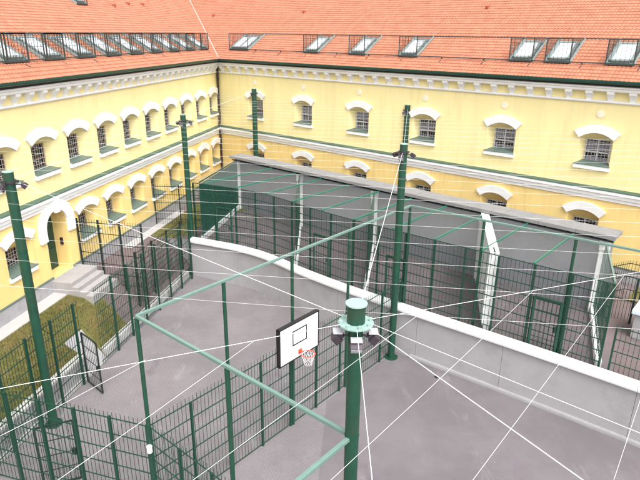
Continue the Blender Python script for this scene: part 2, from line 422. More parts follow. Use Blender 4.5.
        if side == 'r' and not zb:
            g = MB()  # pale strips added to imitate sky reflected in the glass
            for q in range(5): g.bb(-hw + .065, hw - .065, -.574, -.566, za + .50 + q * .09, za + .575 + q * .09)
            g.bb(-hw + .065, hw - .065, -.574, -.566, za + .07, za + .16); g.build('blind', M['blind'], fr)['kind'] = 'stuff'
        k = MB(); n = 7
        for i in range(n + 1):
            x = -hw + .05 + (2 * hw - .1) * i / n; k.bar((x, -.44 + D, za), (x, -.44 + D, zt), .012)
        for j in range(1, 5):
            z = za + (zt - za) * j / 5; k.bar((-hw + .02, -.425 + D, z), (hw - .02, -.425 + D, z), .014)
        k.build('grille', M['bars'], fr)
        s_ = MB(); zo = 7.25 + zb if not zb else 3.66; zi = za + .03
        s_.poly([(-.82, .14, zo - .02), (.82, .14, zo - .02), (.74, 0.0, zo + .012), (.585, -.50 + D, zi + .02), (-.585, -.50 + D, zi + .02), (-.74, 0.0, zo + .012)])
        s_.quad((-.82, .14, zo - .02), (.82, .14, zo - .02), (.82, .142, zo - .05), (-.82, .142, zo - .05))
        s_.build('flashing', M['sillgreen'], fr)
        s_ = MB(); s_.bb(-.80, .80, 0.0, .12, zo - .23, zo - .045); s_.build('sill', M['white'], fr)
        # raised hood over the arch
        zs, zc = (8.43, 8.70) if not zb else (4.78, 5.05)
        ap = arch_pts(0, .75, zs, zc, 12); h = zc - zs; r = (.75 ** 2 + h * h) / (2 * h); zz = zc - r; ro = r + .38
        op = [(x * ro / r, zz + (z - zz) * ro / r) for x, z in ap]
        hd = MB(); n = len(ap)
        v0 = [(x, -.01, z) for x, z in ap] + [(x, .10, z) for x, z in ap] + [(x, .13, z) for x, z in op] + [(x, 0.0, z) for x, z in op]
        q = []
        for i in range(n - 1):
            for (p_, q_) in ((0, 1), (1, 2), (2, 3)): q.append((p_ * n + i, p_ * n + i + 1, q_ * n + i + 1, q_ * n + i))
        q += [(0, n, 2 * n, 3 * n), (n - 1, 4 * n - 1, 3 * n - 1, 2 * n - 1)]
        hd.add(v0, q); hd.build('hood', M['white'], fr)
        return fr
    for cs, zb in ((upper, 0), (lower, -3.6)):
        w0 = make_window(zb)
        for i, c in enumerate(cs):
            w = w0 if i == 0 else copy_tree(w0, root)
            w.location = (X(c), 0, 0)
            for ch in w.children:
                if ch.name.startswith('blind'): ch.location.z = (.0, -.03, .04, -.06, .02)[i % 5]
    # ---- skylights with guard cages, rails along the roof
    df, db = -.36, -2.25; zt = 12.73
    def skylight(s0, s1, double=False):
        w = s1 - s0; x0, x1 = (-w / 2, w / 2)
        T = Vector((0, -1, TAN)).normalized(); Nn = Vector((0, TAN, 1)).normalized()
        def Q(x, t, h=0):    # t = metres up the slope from the lower rail
            b_ = Vector((x, df, roofz(df))) + T * t + Nn * h; return b_
        fr = MB(); fx0, fx1 = x0 + .14, x1 - .14
        for (u, v) in (((fx0, .25), (fx0, 1.62)), ((fx1, .25), (fx1, 1.62))): fr.bar(Q(u[0], u[1], .11), Q(v[0], v[1], .11), .11, .16, Nn)
        for t in (.25, 1.62): fr.bar(Q(fx0 + .055, t, .11), Q(fx1 - .055, t, .11), .13, .16, Nn)
        if double: fr.bar(Q(0, .32, .11), Q(0, 1.55, .11), .14, .16, Nn)
        fr.quad(Q(fx0 - .16, .05, .06), Q(fx1 + .16, .05, .06), Q(fx1 + .16, 1.85, .06), Q(fx0 - .16, 1.85, .06))
        o = fr.build('skylight', M['skyframe'], root)
        g = MB(); g.quad(Q(fx0, .25, .15), Q(fx1, .25, .15), Q(fx1, 1.62, .15), Q(fx0, 1.62, .15)); g.build('pane', M['skypane'], o)
        k = MB(); zf = roofz(df) + .10
        a, b_, c_, d_ = (x0, df, zf), (x1, df, zf), (x1, df, zt), (x0, df, zt); e, f_ = (x0, db, zt), (x1, db, zt)
        for p, q in ((a, b_), (c_, d_), (a, d_), (b_, c_), (d_, e), (c_, f_), (e, f_)): k.bar(p, q, .045)
        k.bar(a, b_, .10, .07)
        # sloping side frames that lie on the tiles
        for x in (x0, x1):
            k2 = MB(); k2.bar(Q(x, .05, .08), Q(x, 2.05, .08), .10, .10, Nn); k2.build('side_frame', M['skyframe'], o)
        n = int(w / .17)
        for i in range(1, n):
            x = x0 + w * i / n
            k.bar((x, df, zf), (x, df, zt), .014); k.bar((x, df, zt), (x, db, zt), .014)
        for x in (x0, x1):
            for i in range(1, 14):
                y = df + (db - df) * i / 14; k.bar((x, y, roofz(y) + .1), (x, y, zt), .014)
            for j in range(1, 4):
                z = zf + (zt - zf) * j / 4; k.bar((x, df, z), (x, EAVE_OV - (z - EAVE_Z) / TAN, z), .014)
        for j in range(1, 4):
            y = df + (db - df) * j / 4; k.bar((x0, y, zt), (x1, y, zt), .014)
        k.build('guard_cage', M['rail'], o)
        return o
    if side == 'l':
        o0 = skylight(-.68, .68)
        for i in range(11):
            c = 20.35 + 2.395 * 2 - 2.395 * i
            if c < 1: continue
            o = o0 if i == 0 else copy_tree(o0, root)
            o.location = (X(c), 0, 0)
        lo_, hi_ = .5, 26.
    else:
        lo_, hi_ = 1.1, 36.
        base = None
        for k, (s0, s1) in enumerate(((1.1, 2.98), (8.26, 9.41), (11.9, 13.1), (15.5, 16.6), (21.96, 23.05), (23.73, 24.8), (26.45, 27.5), (31., 32.1))):
            if k == 0: o = skylight(-(s1 - s0) / 2, (s1 - s0) / 2, True)
            else:
                if base is None: base = skylight(-.57, .57); o = base
                else: o = copy_tree(base, root)
            o.location = (X((s0 + s1) / 2), 0, 0)
    b = MB()
    b.bar(P(lo_, df, roofz(df) + .12), P(hi_, df, roofz(df) + .12), .05); b.bar(P(lo_, db + .05, zt), P(hi_, db + .05, zt), .055)
    s = lo_ + .3
    while s < hi_:
        b.bar(P(s, df, roofz(df) - .02), P(s, df, roofz(df) + .12), .06); b.bar(P(s, df, roofz(df) - .03), P(s, df + .28, roofz(df + .28) + .03), .05)
        b.bar(P(s + .8, db + .05, roofz(db)), P(s + .8, db + .05, zt), .05)
        s += 2.4
    b.build('roof_rail', M['rail'], root)
    if side == 'l':
        b = MB()   # vertical cage posts and the thin front lattice between the skylights
        s = .5
        b.bar(P(.5, df, zt), P(26, df, zt), .045)
        while s < 26: b.bar(P(s, df, roofz(df) + .1), P(s, df, zt), .05); s += 1.1975
        for s in [.5 + .24 * k for k in range(int(25.5 / .24))]:
            b.bar(P(s, df, roofz(df) + .1), P(s, df, zt), .011)
        b.build('guard_rail', M['rail'], root)
        o = skylight(-.5, .5); o.location = (X(8.65), -4.35, 4.35 * TAN)
        for s, d in ((4.9, -4.9), (2.4, -5.3), (0.2, -5.35), (11.5, -5.6)):
            b = MB(); z = roofz(d); b.bb(-.09, .09, -.16, .14, -.05, .13); v = b.build('roof_vent', M['ventm'], root, bevel=.02); v.location = (X(s), d, z)
    else:
        for s, d in ((4.4, -4.7), (-5.4, -4.45), (18.4, -4.85), (27, -5.2)):
            b = MB(); b.bb(-.09, .09, -.16, .14, -.05, .13); v = b.build('roof_vent', M['ventm'], root, bevel=.02); v.location = (X(s), d, roofz(d))
        b = MB()   # valley gutter between the two roofs
        for k in range(12):
            d0, d1 = .5 - k * .85, .5 - (k + 1) * .85; w = .07
            b.quad(P(d0 * COT - w, d0, roofz(d0) + .075), P(d0 * COT + w, d0, roofz(d0) + .075), P(d1 * COT + w, d1, roofz(d1) + .075), P(d1 * COT - w, d1, roofz(d1) + .075))
        b.build('valley_gutter', M['flash'], root)
        # white bosses over the upper windows
        b = MB(); n = 14
        for c in upper:
            o = MB(); o.tube((0, -.01, 0), (0, .035, 0), .17, 16); o.tube((0, .035, 0), (0, .05, 0), .10, 16)
            q = o.build('boss', M['bossm'], root, smooth=True); q.location = (X(c), 0, 9.56)
        b = MB(); pth = [P(.62, .56, 10.92), P(.55, .50, 10.75), P(.30, .20, 10.35), P(.24, .15, 10.0), P(.24, .15, 6.6), P(.34, .32, 6.3), P(.34, .32, 5.9), P(.24, .15, 5.5), P(.24, .15, 2.0)]
        b.path(pth, .075, 10)
        for z in (9.6, 8.1, 6.75, 5.2, 3.6): b.tube(P(.24, .15, z), P(.24, .15, z + .07), .095, 10)
        b.build('downpipe', M['pipe'], root, smooth=True)
    # ---- door, surround and steps
    for c in doors:
        b = MB(); ap = arch_pts(c, .705, 4.76, 5.465, 12)
        n = len(ap)
        outl = [(c - .705, 2.5)] + ap + [(c + .705, 2.5)]
        b.poly([P(s, -.73, z) for s, z in outl])
        dr = b.build('door', M['door'], root)
        k = MB(); 
        for (u0, u1, v0, v1) in ((-.6, -.08, 2.7, 3.5), (.08, .6, 2.7, 3.5), (-.6, -.08, 3.65, 4.7), (.08, .6, 3.65, 4.7)):
            k.bb(min(X(c + u0), X(c + u1)), max(X(c + u0), X(c + u1)), -.73, -.695, v0, v1)
        k.build('door_panel', M['door'], dr)
        k = MB(); k.bar(P(c - .1, -.68, 3.5), P(c - .1, -.68, 3.75), .03); k.build('handle', M['bars'], dr)
        sr_ = MB(); n = 14
        inn = arch_pts(c, .745, 4.76, 5.505, n); ou = [(c + (s - c) * 1.60, 4.76 + (z - 4.76) * 1.60) for s, z in inn]
        ou = [(s, min(z, 6.0)) for s, z in ou]
        inn = [(c - .745, 4.30)] + inn + [(c + .745, 4.30)]; ou = [(c - 1.19, 4.30)] + ou + [(c + 1.19, 4.30)]; n = len(inn)
        V = [P(s, -.01, z) for s, z in inn] + [P(s, .10, z) for s, z in inn] + [P(s, .14, z) for s, z in ou] + [P(s, 0, z) for s, z in ou]
        q = [(p_ * n + i, p_ * n + i + 1, q_ * n + i + 1, q_ * n + i) for i in range(n - 1) for p_, q_ in ((0, 1), (1, 2), (2, 3))]
        q += [(0, n, 2 * n, 3 * n), (n - 1, 4 * n - 1, 3 * n - 1, 2 * n - 1)]
        sr_.add(V, q)
        sr_.bb(*sorted((X(c - .14), X(c + .14))), .10, .24, 5.42, 6.05)
        sr_.build('door_surround', M['white'], root)
        k = MB(); k.bb(*sorted((X(c - .74), X(c - .66))), -.42, -.30, 3.62, 3.95); k.build('intercom', M['pipe'], root)
        st = MB()
        for i, (d1, z1) in enumerate(((1.0, 2.49), (1.32, 2.30), (1.64, 2.11), (1.96, 1.96))):
            d0 = (0.0, 1.0, 1.32, 1.64)[i]
            st.bb(*sorted((X(c - 1.08), X(c + .92))), d0 + .002, d1, 1.0, z1)
        st.build('steps', M['step'], root)
    return root

WLL = [20.13 - 2.395 * i for i in range(-7, 9)]
left = wing('l', 44., 'long yellow wing on the left with close windows and an arched green door', [c for c in WLL if c > .9], [c for c in WLL if abs(c - 20.13) > .1], [20.08])
WRR = [4.03 + 4.529 * i for i in range(9)]
right = wing('r', 46., 'yellow back wing behind the exercise cages with widely spaced windows and corner downpipe', WRR, WRR, [])

# ------------------------------------------------------------------ ground
def cat(pts, n=8):
    out = []
    P_ = [Vector(p) for p in pts]; P_ = [P_[0] * 2 - P_[1]] + P_ + [P_[-1] * 2 - P_[-2]]
    for i in range(1, len(P_) - 2):
        for k in range(n):
            t = k / n; a, b, c, d = P_[i - 1:i + 3]
            out.append(.5 * ((2 * b) + (c - a) * t + (2 * a - 5 * b + 4 * c - d) * t * t + (3 * b - a - 3 * c + d) * t ** 3))
    out.append(P_[-2]); return out
WALLP = cat([(-7.04, 29.28, 0), (-5.72, 28.72, 0), (-4.30, 28.05, 0), (-3.05, 27.22, 0), (-1.95, 26.2, 0), (-.95, 25.15, 0), (.93, 23.42, 0), (2.61, 22.05, 0), (4.13, 20.84, 0), (5.51, 19.78, 0), (6.98, 18.64, 0), (8.53, 17.42, 0), (10.51, 15.82, 0), (13.2, 13.6, 0), (17, 10.4, 0)], 8)

def sheet(name, pts, m, z=None, kind='structure'):
    b = MB(); b.poly([(p[0], p[1], p[2] if z is None else z) for p in pts])
    o = b.build(name, m); tag(o, kind=kind); return o
sheet('ground', [(-400, -400), (400, -400), (400, 400), (-400, 400)], M['earth'], -.02)
AX = Vector((-4.42, 12.2, 0)); BX = Vector((3.60, 21.75, 0)); ABd = (BX - AX).normalized(); ABn = Vector((ABd.y, -ABd.x, 0))
# paved yard (whole lower level), smooth court on top of it
b = MB(); b.poly([(-16.5, -2, 0), (24, -2, 0), (24, 8, 0)] + [(p.x, p.y, 0) for p in reversed(WALLP)] + [tuple(PL(13, 3.4)), tuple(PL(20, 2.2)), tuple(PL(44, 2.2))])
o = b.build('yard', M['pave']); tag(o, kind='structure')
q0 = AX + ABn * 1.1 - ABd * 8; 
s0 = AX + ABd * 7.3 + ABn * .05; s1 = AX + ABd * 12.0 + ABn * .05
e0 = s0 + Vector((.72, -.70, 0)) * 1.9
b = MB(); b.poly([(p.x, p.y, .004) for p in (s0, s1)] + [(p.x - .1, p.y - .13, .004) for p in WALLP if p.x > 3.7 and p.y > 11] + [(16.5, 9, .004), (16.5, 0, .004), (2.2, 0, .004), (-.2, 10.5, .004)])
o = b.build('court', M['court']); tag(o, kind='structure')
# upper terrace: cages and passage
b = MB(); b.poly([(p.x, p.y, ZG) for p in WALLP] + [(30, 2, ZG), tuple(PR(46, 0, ZG)), tuple(PR(0, 0, ZG)), tuple(PL(13.2, 0, ZG)), tuple(PL(13.2, 3.4, ZG))])
o = b.build('terrace', M['upperpave']); tag(o, kind='structure')
b = MB(); cf = [(p.x + .3, p.y + .37, ZG + .004) for p in WALLP if -6.5 < p.x < 10.2]
b.poly(cf + [tuple(PR(29.0, 4.0, ZG + .004)), tuple(PR(6.3, 4.0, ZG + .004))])
o = b.build('cage_floor', M['cagefloor']); tag(o, kind='structure')
# bank along the left wing
def bank(name, m, s0, s1, prof, dz=0):
    b = MB(); n = int((s1 - s0) / .5) + 1; rows = []
    for i in range(n + 1):
        s = s0 + (s1 - s0) * i / n; rows.append([PL(s, d, z + dz) for d, z in prof])
    k = len(prof)
    b.add([p for r in rows for p in r], [(i * k + j, i * k + j + 1, (i + 1) * k + j + 1, (i + 1) * k + j) for i in range(n) for j in range(k - 1)])
    o = b.build(name, m); tag(o, kind='structure'); return o
PF = [(0.0, ZG), (.80, ZG), (1.3, 1.88), (2.0, 1.52), (2.6, 1.14), (3.04, .88)]
PF2 = [(0.0, ZG), (.80, ZG), (1.5, 1.86), (2.0, 1.55), (2.6, .88), (3.04, .36)]
bank('path', M['path'], 21.0, 44, [(.06, ZG + .03), (.74, ZG + .03), (.745, ZG - .1)])
bank('bank', M['upperpave'], 13.2, 20.3, PF2)
bank('grass_bank', M['grass'], 22.5, 23.8, PF2 + [(3.3, -.02)]); bank('path', M['plinth'], 22.6, 23.75, [(2.35, 1.27), (2.65, .84), (3.06, .38), (3.4, .01)])
GB = bank('grass_bank', M['grass'], 23.8, 44, PF); bank('grass_bank', M['grass'], 20.3, 22.5, PF2)
bank('path', M['path'], 8.2, 15.2, [(.06, ZG + .02), (.62, ZG + .02), (.625, ZG - .1)])
b = MB(); b.poly([tuple(PL(s, d, ZG + .012)) for s, d in ((3.5, .65), (13.2, .65), (13.2, 2.2), (12.6, 2.6), (9.2, 2.9), (6.5, 4.9), (5, 4.5))])
o = b.build('lawn', M['grass']); tag(o, kind='structure')
b = MB(); b.poly([tuple(PR(s, d, ZG + .012)) for s, d in ((29.6, .3), (36, .3), (36, 1.9), (29.6, 2.1))])
o = b.build('lawn', M['grass']); tag(o, kind='structure')
# side of the terrace where the bank begins
b = MB(); b.poly([tuple(PL(13.2, d, z)) for d, z in ((.0, ZG - .006), (3.4, ZG - .006), (3.4, 0), (0, 0))])
o = b.build('terrace_side', M['plinth']); tag(o, kind='structure')
# kerbs
def kerb_run(label, s0, s1, d0, d1, z):
    b = MB(); b.poly([tuple(PL(s, d, z)) for s, d in ((s0, d0), (s1, d0), (s1, d1), (s0, d1))])
    b2 = MB()
    n = max(1, int((s1 - s0) / 1.0))
    for i in range(n):
        a0, a1 = s0 + (s1 - s0) * i / n + .006, s0 + (s1 - s0) * (i + 1) / n - .006
        p = [PL(a0, d0), PL(a1, d0), PL(a1, d1), PL(a0, d1)]
        b2.add([(q.x, q.y, -.05) for q in p] + [(q.x, q.y, z) for q in p], [(0, 3, 2, 1), (4, 5, 6, 7), (0, 1, 5, 4), (1, 2, 6, 5), (2, 3, 7, 6), (3, 0, 4, 7)])
    o = b2.build('kerb', M['kerb'], origin=tuple(PL((s0 + s1) / 2, d0))); tag(o, kind='structure')
kerb_run('', 14.1, 22.5, 3.04, 3.30, .40)
def low_wall(s0, s1):
    root = empty('low_wall', PL(s0, 3.15), 'low grey wall with pale top edging the dry grass strip', 'wall')
    for nm, m, d0, d1, z0, z1 in (('wall', M['plinth'], 3.04, 3.26, -.05, .86), ('coping', M['kerb'], 2.99, 3.31, .863, .96), ('footing', M['kerb'], 3.263, 3.42, -.05, .09)):
        b = MB(); n = int((s1 - s0) / 1.5) if nm == 'coping' else 1
        for i in range(n):
            g = .006 if n > 1 else 0
            a0, a1 = s0 + (s1 - s0) * i / n + g, s0 + (s1 - s0) * (i + 1) / n - g
            p = [PL(a0, d0), PL(a1, d0), PL(a1, d1), PL(a0, d1)]
            b.add([(q.x, q.y, z0) for q in p] + [(q.x, q.y, z1) for q in p], [(0, 3, 2, 1), (4, 5, 6, 7), (0, 1, 5, 4), (1, 2, 6, 5), (2, 3, 7, 6), (3, 0, 4, 7)])
        b.build(nm, m, root, local=False)
low_wall(23.8, 44)

# real grass blades on the bank (uncountable)
b = MB(); rg = random.Random(3)
def blade(p, h):
    a = rg.uniform(0, 6.28); dx, dy = math.cos(a) * .012, math.sin(a) * .012; lx, ly = rg.uniform(-.05, .05), rg.uniform(-.05, .05)
    b.add([(p.x - dx, p.y - dy, p.z), (p.x + dx, p.y + dy, p.z), (p.x + lx, p.y + ly, p.z + h)], [(0, 1, 2)])
for _ in range(26000):
    s = rg.uniform(20.4, 31); d = rg.uniform(.8, 3.0)
    if 22.4 < s < 23.85 and d > 2.3: continue
    pf = PF if s > 23.8 else PF2
    for (d0, z0), (d1, z1) in zip(pf, pf[1:]):
        if d0 <= d <= d1: z = z0 + (z1 - z0) * (d - d0) / (d1 - d0)
    if s < 21.1 and d < 2.0: continue
    blade(PL(s, d, z - .01), rg.uniform(.05, .14))
for _ in range(3000): blade(PL(rg.uniform(7.5, 13), rg.uniform(.7, 2.4), ZG), rg.uniform(.05, .13))
o = b.build('grass', M['blade']); tag(o, 'dry yellow green grass growing on the strip beside the left wing', 'grass', kind='stuff')

# ------------------------------------------------------------------ curved retaining wall
def ribbon(path, prof, closed=True):
    """sweep profile (offset to the yard side, z) along path"""
    b = MB(); n = len(prof); m = len(path); V = []
    for i, p in enumerate(path):
        t = (path[min(i + 1, m - 1)] - path[max(i - 1, 0)]).normalized(); nn = Vector((-t.y, t.x, 0)) * -1   # yard side
        for d, z in prof: V.append(p + nn * d + Vector((0, 0, z)))
    fs = [(i * n + j, i * n + (j + 1) % n, (i + 1) * n + (j + 1) % n, (i + 1) * n + j) for i in range(m - 1) for j in range(n if closed else n - 1)]
    if closed: fs += [tuple(range(n)), tuple(range((m - 1) * n, m * n))]
    b.add(V, fs); return b
rw = empty('retaining_wall', WALLP[0], 'low grey curved wall with rounded white coping round the court', 'wall')
for k in range(0, len(WALLP) - 1, 16):
    seg = [p.copy() for p in WALLP[k:k + 17]]
    seg[-1] = seg[-1] + (seg[-2] - seg[-1]).normalized() * .012
    ribbon(seg, [(.14, -.1), (.14, 2.04), (-.16, 2.04), (-.16, -.1)]).build('wall', M['wallgrey'], rw, local=False)
cpf = [(.26, 2.02), (.27, 2.10)] + [(.26 * math.cos(a), 2.10 + .16 * math.sin(a)) for a in [R(20 * k) for k in range(1, 9)]] + [(-.27, 2.10), (-.26, 2.02)]
for k in range(0, len(WALLP) - 1, 8):
    seg = [p.copy() for p in WALLP[k:k + 9]]
    seg[0] = seg[0] + (seg[1] - seg[0]).normalized() * .006; seg[-1] = seg[-1] + (seg[-2] - seg[-1]).normalized() * .006
    ribbon(seg, cpf).build('coping', M['cap'], rw, smooth=True, local=False)
ribbon([p for p in WALLP if p.x > 3.9], [(.145, -.05), (.145, .17), (.19, .165), (.21, .10), (.21, -.05)]).build('kerb', M['wallgrey'], rw, local=False)

# ------------------------------------------------------------------ fences
def fence(label, pts, z0, ztop, m, post_gap=1.25, bar_gap=.13, rail_gap=.5, post=.065, barw=.012, railw=.030, tips=.14, skip=(), post_extra=.0, group=None, posts_at=None, name='mesh_fence'):
    """pts polyline; z0 may be a number or function of arclength fraction"""
    pts = [Vector((p[0], p[1], 0)) for p in pts]
    zf = z0 if callable(z0) else (lambda t: z0)
    L = [0.]
    for a, b_ in zip(pts, pts[1:]): L.append(L[-1] + (b_ - a).length)
    T = L[-1]
    def at(s):
        s = min(max(s, 0), T)
        for i in range(len(pts) - 1):
            if s <= L[i + 1] + 1e-9: return pts[i].lerp(pts[i + 1], (s - L[i]) / max(1e-9, L[i + 1] - L[i]))
        return pts[-1].copy()
    root = empty(name, (pts[0].x, pts[0].y, zf(0)), label, 'fence', group)
    b = MB(); n = int(T / bar_gap)
    inskip = lambda s: any(a < s < c for a, c in skip)
    for i in range(n + 1):
        s = T * i / n
        if inskip(s): continue
        p = at(s); b.bar((p.x, p.y, zf(s / T) + .06), (p.x, p.y, ztop + tips), barw)
    nr = max(1, round((ztop - min(zf(0), zf(1))) / rail_gap))
    segs = max(len(pts) - 1, 1)
    cuts = sorted(set([0, T] + L + [x for ab in skip for x in ab] + [T * k / 12 for k in range(13)]))
    for j in range(nr + 1):
        z = ztop - j * rail_gap
        for a, c in zip(cuts, cuts[1:]):
            if inskip((a + c) / 2): continue
            p, q = at(a), at(c)
            if z < zf((a + c) / 2 / T) + .03: continue
            b.bar((p.x, p.y, z), (q.x, q.y, z), railw * .6, railw)
    b.build('mesh_panel', m, root, local=False)
    ss = posts_at if posts_at is not None else [T * k / max(1, round(T / post_gap)) for k in range(max(1, round(T / post_gap)) + 1)]
    for s in ss:
        if inskip(s): continue
        p = at(s); t = (at(s + .05) - at(s - .05)); t = t.normalized() if t.length > 0 else Vector((1, 0, 0)); nn = Vector((t.y, -t.x, 0))
        k = MB(); z = zf(s / T)
        k.box((0, 0, (ztop + post_extra - z + .1) / 2 - .1), (post, post, ztop + post_extra - z + .1), (t, nn, Vector((0, 0, 1))))
        o = k.build('post', m, root); o.matrix_parent_inverse = root_matrix(root).inverted(); o.location = (p.x, p.y, z)
    return root
def leaf(parent, a, b_, z0, z1, m, w=.06):
    """gate leaf as a part of its fence: frame, infill bars, lock plate"""
    a = Vector((a[0], a[1], 0)); b_ = Vector((b_[0], b_[1], 0)); k = MB(); U = Vector((0, 0, 1))
    for p in (a, b_): k.bar(p + U * z0, p + U * z1, w)
    for z in (z0, z1): k.bar(a + U * z, b_ + U * z, w * .8)
    o = k.build('gate', m, parent, local=False)
    k = MB(); n = max(2, int((b_ - a).length / .14))
    for i in range(1, n):
        p = a.lerp(b_, i / n); k.bar(p + U * z0, p + U * z1, .012)
    for j in range(1, 4):
        z = z0 + (z1 - z0) * j / 4; k.bar(a + U * z, b_ + U * z, .02)
    k.build('infill', m, o, local=False).matrix_parent_inverse = root_matrix(o).inverted()
    k = MB(); p = a.lerp(b_, .93); k.box(p + U * (z0 + (z1 - z0) * .48), (.12, .08, .22)); k.build('lock', m, o, local=False)
    return o

GF = M['greenfence']; BF = M['blackfence']
ABL = (BX - AX).length
f_ab = fence('green mesh fence carrying the basketball board, dividing paved yard from court', [AX, AX + ABd * 12.15], 0, 3.2, GF, 1.35, .13, .52, tips=.2)
F3e = Vector((-10.0, 13.88, 0))
f3 = fence('green mesh fence nearest the viewer with an open gate, lower left corner', [AX + Vector((-.05, 0, 0)), F3e], 0, 3.2, GF, 1.12, .13, .52, post=.075, tips=.18, post_extra=.05)
DX = Vector((.58, 7.95, 0)); ADd = (DX - AX).normalized()
f4 = fence('green mesh fence under the mint tube that meets the central pole', [AX + ADd * .05, AX + ADd * 6.3], 0, 3.2, GF, 1.25, .13, .52, tips=.2)
f1 = fence('long green mesh fence on the kerb beside the dry grass strip', [PL(36, 3.5), PL(24.3, 3.5), PL(23.1, 3.5), PL(14.2, 3.5)], 0, 3.35, GF, 1.3, .13, .52, post=.07, tips=.16, post_extra=.12, skip=((11.75, 12.85),))
leaf(f1, PL(24.3, 3.58), PL(24.88, 4.55), .06, 2.2, BF, .05)
leaf(f3, (-8.15, 13.35), (-7.2, 13.75), .06, 2.15, BF, .055)
f2 = fence('black fence beside the door steps, between left wing and kerb fence', [PL(18.72, .07), PL(18.82, 3.35)], lambda t: ZG + .1 if t < .4 else ZG + .1 - (t - .4) * 2.5, 4.55, BF, 1.3, .13, .5, post=.07, tips=.16, post_extra=.15)
f2b = fence('black fence out from the left wing nearest the green cage sheet', [PL(11.2, .07), PL(10.7, 3.0)], ZG, 4.3, BF, 1.3, .13, .5, post=.06, tips=.14, post_extra=.1)
f2c = fence('black fence on the kerb ending at the white coping', [PL(18.82, 2.9), PL(14.1, 2.95)], .6, 3.2, BF, 1.4, .155, .55, post=.075, tips=.12, post_extra=.1)

# cage front on the terrace behind the coping
def offset(path, d):
    out = []; m = len(path)
    for i, p in enumerate(path):
        t = (path[min(i + 1, m - 1)] - path[max(i - 1, 0)]).normalized(); out.append(p + Vector((-t.y, t.x, 0)) * d)
    return out
FR = offset(WALLP, .42)
def sR(p): return (p - C).dot(DR), (p - C).dot(NR)
FRc = [p for p in FR if 9.3 < sR(p)[0] < 30.45]
ZF = 5.22
f5 = fence('tall green mesh front of the exercise cages along the white coping', FRc, ZG, ZF, GF, 1.28, .15, .42, post=.07, barw=.0145, tips=.0, railw=.032)
FRr = [p for p in FR if sR(p)[0] > 30.35]
f6 = fence('low green mesh fence on the coping right of the cages', FRr, ZG, 3.75, GF, 1.5, .155, .45, post=.06, tips=.1)
def front_at(s):
    best = min(FR, key=lambda p: abs(sR(p)[0] - s)); return best
for s, w in ((10.9, .9), (21.7, .95), (27.9, .95), (17.6, .9)):
    a, b_ = front_at(s), front_at(s + w)
    t = (b_ - a).normalized(); b_ = a + t * w; off = Vector((t.y, -t.x, 0)) * .05
    leaf(f5, a + off, b_ + off, ZG + .05, 4.05, GF, .09)

# ------------------------------------------------------------------ exercise cages (rear wall, dividers, roof)
cage = empty('exercise_cage_block', PR(17, 4, ZG), 'row of walled exercise cages with green beams and wire netting roof', 'cages')
RW0, RW1 = 6.45, 29.1
def pr_box(b, s0, s1, d0, d1, z0, z1): 
    p = [PR(s0, d0), PR(s1, d0), PR(s1, d1), PR(s0, d1)]
    b.add([(q.x, q.y, z0) for q in p] + [(q.x, q.y, z1) for q in p], [(0, 3, 2, 1), (4, 5, 6, 7), (0, 1, 5, 4), (1, 2, 6, 5), (2, 3, 7, 6), (3, 0, 4, 7)])
b = MB(); pr_box(b, RW0, RW1 - .1, 3.72, 4.08, ZG - .05, 5.30); rwall = b.build('rear_wall', M['cagewall'], cage, local=False)
b = MB()
for k in range(15):
    a0 = RW0 - .15 + (RW1 - RW0 + .25) * k / 15; a1 = RW0 - .15 + (RW1 - RW0 + .25) * (k + 1) / 15
    pr_box(b, a0 + .004, a1 - .004, 3.5, 4.56, 5.305, 5.45 + (k % 3) * .004)
b.build('slab', M['slab'], cage, local=False)
b = MB(); s = RW0 + .2
b.bar(PR(RW0, 4.45, 5.2), PR(RW1, 4.45, 5.2), .05)
while s < RW1: b.bar(PR(s, 4.1, 5.16), PR(s, 4.52, 5.22), .05); s += .48
b.build('mesh_bracket', BF, cage, local=False)['kind'] = 'stuff'
DV = [(6.6, 9.75), (12.0, 16.2), (17.36, 20.5), (23.5, 26.1), (28.75, 30.35)]
def div_pts(i):
    s0, s1 = DV[i]; f_ = front_at(s1); a = PR(s0, 4.1); 
    return a, f_ + (a - f_).normalized() * .12
U = Vector((0, 0, 1))
